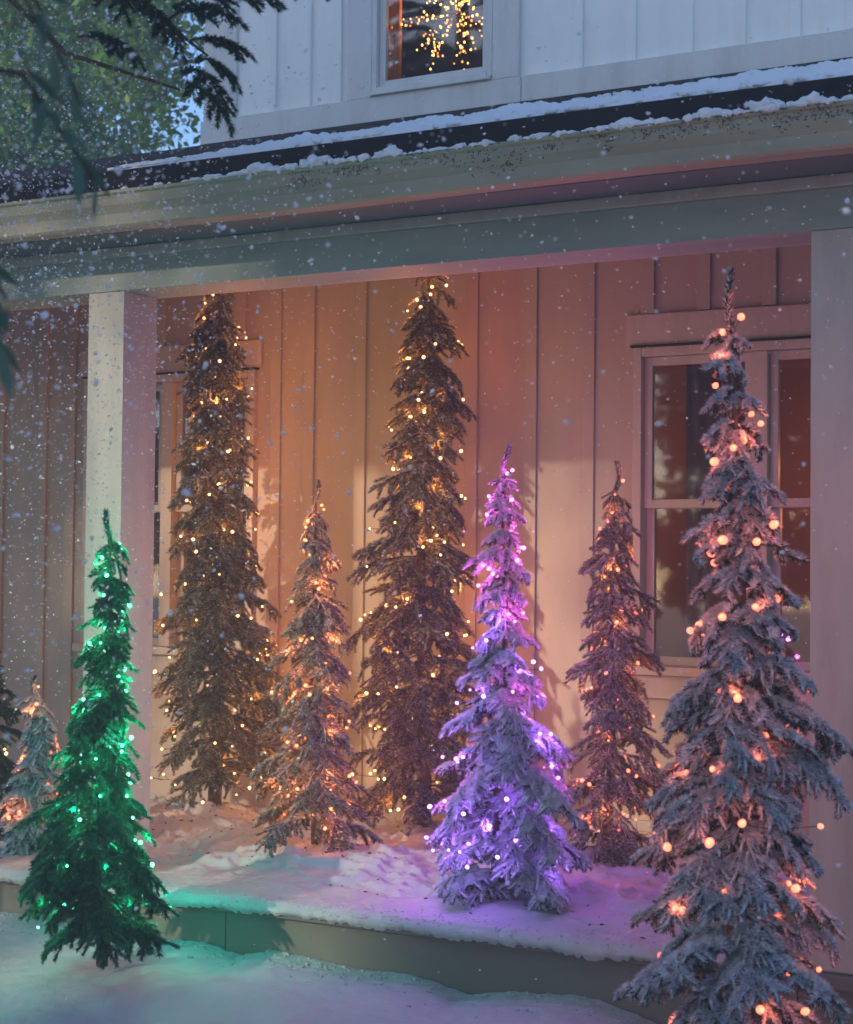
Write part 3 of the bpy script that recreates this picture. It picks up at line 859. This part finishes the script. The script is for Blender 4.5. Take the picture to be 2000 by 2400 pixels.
lit_tree('frosted_christmas_tree', (-2.98, 7.15, 0.03), 1.84, P_['pink'], 'frosted', 'slender frosted tree with orange-red lights against the wall left of the window', G,
         (62, [E_CORAL], [C_ORANGE], 0.48), 5, bulb_r=0.0072, low=0.08, step=0.088)
lit_tree('tall_christmas_tree', (-5.33, 7.42, 0.0), 3.11, P_['A'], 'olive', 'tall dark green tree with amber lights just right of the left post, reaching the beam', G,
         (140, [E_AMBER], [C_AMBER], 0.56), 6, bulb_r=0.0072, low=0.22, leader=0.2, step=0.102, per=8, bq=(.55, 1.0))
lit_tree('tall_christmas_tree', (-4.08, 7.42, 0.0), 3.03, P_['B'], 'olive', 'tall frosted olive tree with amber lights behind the violet and orange ones', G,
         (140, [E_AMBER], [C_AMBER], 0.56), 7, bulb_r=0.0072, low=0.18, leader=0.2, step=0.102, per=8, bq=(.55, 1.0))
lit_tree('small_christmas_tree', (-5.5, 6.2, 0.02), 0.83, P_['far'], 'flocked', 'smallest pale frosted tree with coral lights at the left edge of the porch', G,
         (24, [E_ORANGE], [C_ORANGE], 0.5), 8, bulb_r=0.0078, low=0.05, leader=0.11, step=0.042)
lit_tree('dark_christmas_tree', (-5.98, 6.35, 0.02), 1.5, P_['green'], 'green', 'dark unfrosted tree cut off by the left edge of the photo', G,
         (40, [E_AMBER], [C_AMBER], 0.08), 9, bulb_r=0.0072, low=0.06, leader=0.12)

# ------------------------------------------------------------------ star of lights in the upper window
E_STAR = emit('bulb_star', (1.0, 0.50, 0.13), 2.3)
E_STAR2 = emit('bulb_star_deep', (1.0, 0.30, 0.05), 1.5)
def star():
    r = np.random.default_rng(21)
    c = Vector((-4.36, 8.22, 4.43))
    t = empty('star_light', c); tag(t, 'spiky star of golden lights hanging in the upstairs window', 'star light')
    bms = [bulb_mesh(E_STAR, 0.0054), bulb_mesh(E_STAR2, 0.0050)]
    ld = light_data((1.0, 0.42, 0.10), 0.25, 0.02)
    dirs = []
    for i in range(22):
        z = 1 - 2 * (i + .5) / 22; a = i * 2.39996; q = math.sqrt(1 - z * z); dirs.append(Vector((q * math.cos(a), q * math.sin(a) * 0.55, z)).normalized())
    for i, d in enumerate(dirs):
        L = r.uniform(0.28, 0.36); w = MB()
        w.tube([(0, 0, 0), d * L * .5, d * L], [0.003, 0.002, 0.001], 5)
        e = d.orthogonal().normalized(); g2 = d.cross(e); ends = []
        for k in range(4):
            o = d * L * r.uniform(.45, .7); q = o + (d * 0.8 + (e * math.cos(k * 1.7) + g2 * math.sin(k * 1.7)) * .55).normalized() * r.uniform(.05, .10)
            w.tube([o, q], [0.0015, 0.0008], 4); ends.append((o, q))
        w.build('ray', M['twig_wood'], t)
        for k in range(13):
            if k < 8: P = d * L * (0.12 + 0.88 * (k + r.random()) / 8)
            else:
                o, q = ends[k % 4]; P = o + (q - o) * r.uniform(.3, 1)
            P = P + Vector(r.normal(0, .006, 3))
            link('bulb', bms[0 if r.random() < .7 else 1], t, mat=Matrix.Translation(P) @ Matrix.Scale(r.uniform(.7, 1.25), 4))
    for k in range(4):
        l = bpy.data.objects.new('bulb_glow', ld); S.collection.objects.link(l); l.parent = t; l.location = (0.1 * (k - 1.5), -0.03, 0.08 * math.sin(k * 2))
    w = MB(); w.tube([(0, 0, 0), (0, 0, 1.5)], 0.0015, 4); w.build('cord', M['wire'], t)
star()

# ------------------------------------------------------------------ trees round the house
def leaf_mat(name, c0, c1, tr=0.35):
    mt = bpy.data.materials.new(name); mt.use_nodes = True; nt = mt.node_tree; b = nt.nodes['Principled BSDF']; out = nt.nodes['Material Output']
    n = noise(nt, 1.3, 3, coords(nt)); c = mix_rgb(nt, ramp(nt, n, .35, .65), c0, c1)
    nt.links.new(c, b.inputs['Base Color']); b.inputs['Roughness'].default_value = .45
    t = nt.nodes.new('ShaderNodeBsdfTranslucent'); nt.links.new(c, t.inputs[0])
    mx = nt.nodes.new('ShaderNodeMixShader'); mx.inputs[0].default_value = tr
    nt.links.new(b.outputs[0], mx.inputs[1]); nt.links.new(t.outputs[0], mx.inputs[2]); nt.links.new(mx.outputs[0], out.inputs[0])
    return mt
M['flake'] = leaf_mat('flake', (0.85, 0.87, 0.9), (0.92, 0.93, 0.95), .5)
M['leaf_green'] = leaf_mat('leaf_green', (0.012, 0.10, 0.012), (0.11, 0.27, 0.012))
M['leaf_deep'] = leaf_mat('leaf_deep', (0.006, 0.06, 0.02), (0.03, 0.16, 0.035))
M['leaf_blue'] = leaf_mat('leaf_blue', (0.05, 0.12, 0.09), (0.09, 0.15, 0.08), .25)

def leaves(name, centers, per, spread, size, mat, parent, seed, aspect=2.0, droop=0.0):
    r = np.random.default_rng(seed); C = np.repeat(np.asarray(centers, dtype=float), per, 0); n = len(C)
    P = C + r.normal(0, 1, (n, 3)) * np.asarray(spread)
    d = r.normal(0, 1, (n, 3)); d[:, 2] -= droop; d /= np.linalg.norm(d, axis=1)[:, None]
    e = np.cross(d, r.normal(0, 1, (n, 3))); e /= np.linalg.norm(e, axis=1)[:, None]
    nn = np.cross(d, e)
    s_ = size * (0.6 + 0.8 * r.random(n))[:, None]; w = s_ / aspect
    V = np.concatenate([P, P + d * s_ * .5 + e * w * .5 + nn * s_ * .06, P + d * s_, P + d * s_ * .5 - e * w * .5 + nn * s_ * .06])
    i = np.arange(n); F = np.concatenate([np.stack([i, i + n, i + 2 * n], 1), np.stack([i, i + 2 * n, i + 3 * n], 1)])
    return link(name, tri_mesh(name, V, F, [mat]), parent)

def leafy_tree(base, H, W, label, seed, mat, group=None, n=420, per=60, size=.13, name='leafy_tree', zlow=.12):
    r = np.random.default_rng(seed); t = empty(name, base); tag(t, label, 'tree', group)
    tr = MB(); pts = [(0.12 * math.sin(i), 0.1 * math.cos(i * 1.3), H * .8 * i / 7) for i in range(8)]
    tr.tube(pts, [0.22 * (1 - i / 8.5) for i in range(8)], 9)
    C = []
    for k in range(n // 14):
        a = r.uniform(0, 6.28); z0 = H * r.uniform(zlow, .78); L = W * math.sqrt(max(.08, 1 - ((z0 / H - .45) / .62) ** 2)) * r.uniform(.55, 1.05)
        e = np.array([math.cos(a) * L, math.sin(a) * L, z0 + L * r.uniform(.1, .6)])
        tr.tube([(0, 0, z0), tuple(e * np.array([.5, .5, 1]) - np.array([0, 0, L * .1])), tuple(e)], [.05, .03, .01], 5)
        for q in range(14):
            u = r.uniform(.35, 1.08); C.append(np.array([e[0] * u, e[1] * u, z0 + (e[2] - z0) * u]) + r.normal(0, .22, 3) * (.5 + u))
    tr.build('trunk', M['bark'], t, smooth=True)
    leaves('crown', C, per, (.17, .17, .13), size, mat, t, seed + 1)
    return t
GT = 'trees growing beyond the left end of the house'
leafy_tree((-12.3, 14.0, -.5), 9.5, 2.7, 'bright green broadleaf tree seen over the left end of the porch roof', 31, M['leaf_green'], GT, 760, 90, .11)
leafy_tree((-10.3, 12.6, -.5), 6.9, 1.75, 'dark green broadleaf tree close behind the left corner of the house', 33, M['leaf_deep'], GT, 480, 80, .10)
leafy_tree((-16.6, 16.5, -.5), 10.5, 2.8, 'farthest broadleaf tree at the top left corner', 35, M['leaf_deep'], GT, 620, 70, .13)
# added unseen trees behind the camera block the low sun; the windows mirror them
YARD_SHADE = ((-18.5, -9, 12.5, 2.2, .12, 'leftmost dark shade tree added across the yard, mirrored in the porch windows'), (-14.6, -9.5, 13, 1.9, .12, 'dark shade tree added left of the gap for the low sun'),
        (-8.5, -9.6, 13.5, 1.4, .12, 'dark shade tree added right of the gap for the low sun'), (-5.6, -9, 13, 2.0, .12, 'dark shade tree added across the yard straight behind the camera'),
        (-1.6, -10, 13, 2.4, .12, 'dark shade tree added across the yard to the right of the camera'), (-12.3, -14, 17, 2.4, .62, 'high-crowned shade tree added beyond the gap, its bare stem below'))
for i_, (x_, y_, h_, w_, lo_, lab_) in enumerate(YARD_SHADE):
    leafy_tree((x_, y_, -.5), h_, w_, lab_, 41 + i_, M['leaf_deep'], None, 620, 36, .26, zlow=lo_)

# big spruce left of the porch whose boughs reach over the roof
def spruce():
    r = np.random.default_rng(77); B = Vector((-6.5, 3.5, -.45)); t = empty('spruce_tree', B); tag(t, 'dark spruce whose boughs reach in along the top edge before the house corner', 'spruce')
    tr = MB(); tr.tube([(0, 0, 0), (0.03, 0, 2), (0, .03, 4), (0, 0, 6.6), (0, 0, 7.6)], [.16, .13, .10, .05, .02], 10)
    def limb(pts, rad=.016):
        q = [Vector(p) - B for p in pts]
        tr.tube([Vector((0, 0, q[0].z + .7))] + q, [.035] + list(np.linspace(rad, .004, len(q))), 6)
        return q
    ms = [m_ for k in (1, 2, 3) for m_ in proto('green', BL[k])[0]]
    def bough(a, b, k=None, roll=0.0):
        a = Vector(a) - B; b = Vector(b) - B; d = b - a; L = d.length
        i = 0 if L < .22 else (1 if L < .33 else 2); me = ms[i * 4 + int(r.integers(4))]; PL = BL[i + 1]
        X_ = d.normalized(); Y_ = Vector((0, 0, 1)).cross(X_).normalized(); Z_ = X_.cross(Y_)
        m_ = Matrix((X_, Y_, Z_)).transposed().to_4x4() @ Matrix.Rotation(R(-22), 4, 'Y') @ Matrix.Rotation(roll, 4, 'X') @ Matrix.Diagonal((L / PL * 1.05, (L / PL) ** .7, (L / PL) ** .7, 1)); m_.translation = a
        link('bough', me, t, mat=m_)
    limb([(-4.6, 4.3, 4.2), (-3.75, 4.45, 3.40), (-3.48, 4.5, 3.20), (-3.30, 4.5, 3.06)])
    limb([(-4.6, 4.2, 4.5), (-3.7, 4.4, 3.55), (-3.1, 4.5, 3.24), (-2.95, 4.5, 3.20)])
    limb([(-4.7, 4.4, 3.9), (-3.9, 4.5, 3.15), (-3.45, 4.55, 2.98)])
    for a, b in (((-3.55, 4.48, 3.27), (-3.12, 4.5, 3.155)), ((-3.48, 4.5, 3.20), (-3.18, 4.45, 3.09)), ((-3.38, 4.5, 3.12), (-3.165, 4.5, 3.02)),
                 ((-3.34, 4.5, 3.06), (-3.22, 4.5, 2.955)), ((-3.40, 4.52, 3.04), (-3.27, 4.5, 2.90)), ((-3.12, 4.5, 3.25), (-2.90, 4.5, 3.195)), ((-2.97, 4.5, 3.205), (-2.73, 4.5, 3.185)),
                 ((-3.60, 4.45, 3.34), (-3.30, 4.4, 3.22)), ((-3.62, 4.5, 3.30), (-3.45, 4.5, 3.08)), ((-3.75, 4.45, 3.38), (-3.55, 4.4, 3.18)), ((-3.9, 4.45, 3.42), (-3.6, 4.4, 3.25)),
                 ((-3.5, 4.4, 3.35), (-3.2, 4.35, 3.25)), ((-3.42, 4.55, 3.00), (-3.28, 4.55, 2.84)), ((-3.85, 4.5, 3.2), (-3.62, 4.5, 3.05))):
        bough(a, b)
    for k in range(150):          # the rest of the crown, up and to the left of the frame
        z = r.uniform(4.2, 7.8); an = r.uniform(0, 6.28); q = max(.1, (8.1 - z) * .28) * r.uniform(.2, 1)
        a = B + Vector((math.cos(an) * q, math.sin(an) * q, z)); bough(a, a + Vector((math.cos(an), math.sin(an), -.35)) * r.uniform(.3, .55))
    tr.build('trunk', M['bark'], t, smooth=True)
    return t
spruce()

# broadleaf tree near the camera, its leafy shoots hanging into the left edge
def near_tree():
    r = np.random.default_rng(90); B = Vector((-2.75, 1.55, -.45)); t = empty('overhanging_tree', B)
    tag(t, 'long-leaved tree near the camera with blurred shoots hanging in at the left edge', 'tree')
    tr = MB(); tr.tube([(0, 0, 0), (0.02, 0, 1.5), (0.05, 0.02, 3.4)], [.06, .05, .03], 8)
    shoots = [((-1.84, 1.95, 2.42), (-1.66, 1.95, 2.08)), ((-1.86, 1.9, 2.50), (-1.76, 1.96, 2.22)), ((-1.80, 1.98, 2.15), (-1.67, 1.99, 1.98)),
              ((-1.95, 1.95, 2.0), (-1.80, 1.95, 1.80)), ((-1.95, 1.9, 1.85), (-1.83, 1.96, 1.74)), ((-1.9, 2.1, 2.5), (-1.75, 2.1, 2.4))]
    C = []
    leaf_parts = []
    for a, b in shoots:
        a = Vector(a) - B; b = Vector(b) - B
        s0 = Vector((0.04, 0.02, a.z + .1)); tr.tube([s0, (s0 + a) / 2 + Vector((0, 0, .05)), a, b], [.012, .008, .005, .0025], 5)
        for k in range(11):
            leaf_parts.append(a + (b - a) * (k / 10) + Vector(r.normal(0, .008, 3)))
    for k in range(260):
        leaf_parts.append(Vector((r.normal(0, .35) - .1, r.normal(0, .35), r.uniform(2.2, 3.8))))
    tr.build('trunk', M['bark'], t, smooth=True)
    V = np.array([(0, 0, 0), (.022, .007, .002), (.05, .009, -.004), (.078, 0, -.012), (.05, -.009, -.004), (.022, -.007, .002), (.03, 0, -.002)])
    F = [(0, 1, 6), (1, 2, 6), (2, 3, 6), (3, 4, 6), (4, 5, 6), (5, 0, 6)]
    lm = tri_mesh('leaf', V, F, [M['leaf_blue']], None, True)
    for P in leaf_parts[:66]:
        m_ = Matrix.Translation(P) @ Matrix.Rotation(r.uniform(-1.2, 1.2), 4, 'Z') @ Matrix.Rotation(R(r.uniform(25, 85)), 4, 'Y') @ Matrix.Rotation(r.uniform(-1, 1), 4, 'X') @ Matrix.Scale(r.uniform(.7, 1.15), 4)
        link('leaf', lm, t, mat=m_)
    leaves('crown', [tuple(p) for p in leaf_parts[66:]], 8, (.06, .06, .06), .08, M['leaf_blue'], t, 92, 3.5, .6)
near_tree()

# ------------------------------------------------------------------ falling snow
def falling_snow():
    r = np.random.default_rng(55); P = []
    def scatter(n, sx, sy, pick):
        for _ in range(n):
            u, v = pick()
            d = 7.2 - 4.2 * r.random() ** 1.6
            X, Yv = (u - .5) * 2000 / 4000 * d, (.5 - v) * 2400 / 4000 * d
            P.append(Vector((0, 0, 1.403)) + right * X + up * Yv + fwd * d)
    scatter(6000, 0, 0, lambda: (abs(r.normal(0.0, .17)), r.beta(1.6, 3.2) * .95 - .02))
    scatter(2200, 0, 0, lambda: (r.uniform(0, 1), r.beta(1.5, 4) * .9))
    scatter(260, 0, 0, lambda: (r.uniform(0, 1), r.uniform(.3, 1)))
    V = []; F = []; k = 0
    base = np.array([(1, 0, 0), (.3, .9, 0), (-.8, .6, .1), (-.8, -.6, -.1), (.3, -.9, 0), (0, 0, .5), (0, 0, -.5)], dtype=float)
    tri = np.array([(i, (i + 1) % 5, 5) for i in range(5)] + [((i + 1) % 5, i, 6) for i in range(5)])
    for p in P:
        if p.y > 7.8: continue
        if p.y > 5.5 and p.z > 2.55: continue
        s_ = min(.0085, .0016 + r.exponential(.0014)) * (1.0 if r.random() > .02 else 1.7)
        q = np.array(Matrix.Rotation(r.uniform(0, 3), 3, 'X') @ Matrix.Rotation(r.uniform(0, 3), 3, 'Z'))
        V.append((base * (0.75 + .5 * r.random((7, 1))) * s_) @ q.T + np.array(p)); F.append(tri + k); k += 7
    return tag(link('falling_snow', tri_mesh('falling_snow', np.concatenate(V), np.concatenate(F), [M['flake']], None, True)), 'white snowflakes drifting through the air', None, kind='stuff')
def fairy():
    for k, (x, z, y) in enumerate(((-2.33, 1.62, 8.9), (-2.25, 1.36, 8.8), (-6.3, 1.7, 8.9))):
        t = empty('fairy_lights', (x, y, z)); tag(t, ('faint string of amber lights inside the right porch window, upper one', 'faint string of amber lights inside the right porch window, lower one', 'faint string of amber lights inside the window behind the left post')[k], 'fairy lights')
        w = MB(); w.tube([(-.15, 0, .02), (0, 0, 0), (.15, 0, .03)], .001, 4); w.build('wire', M['wire'], t)
        for j in range(5): link('bulb', STARB, t, mat=Matrix.Translation((-.12 + .06 * j, 0, .01 * (j % 2))))
        l = bpy.data.objects.new('bulb_glow', light_data((1, .33, .1), (3.6, 2.4, 1.2)[k], .03)); S.collection.objects.link(l); l.parent = t; l.location = (0, -.2, .3)
STARB = bulb_mesh(E_STAR2, .004)
fairy()
falling_snow()

# ------------------------------------------------------------------ thin mist
def haze():
    mb = MB(); mb.box(-35, 9, -17, 24, -1.9, 12.5)
    mt = bpy.data.materials.new('haze'); mt.use_nodes = True; nt = mt.node_tree; nt.nodes.clear()
    out = nt.nodes.new('ShaderNodeOutputMaterial'); v = nt.nodes.new('ShaderNodeVolumePrincipled')
    v.inputs['Color'].default_value = (0.9, 0.92, 0.95, 1); v.inputs['Density'].default_value = HAZE
    nt.links.new(v.outputs[0], out.inputs['Volume'])
    tag(mb.build('haze', mt), kind='stuff')
HAZE = 0.008
haze()
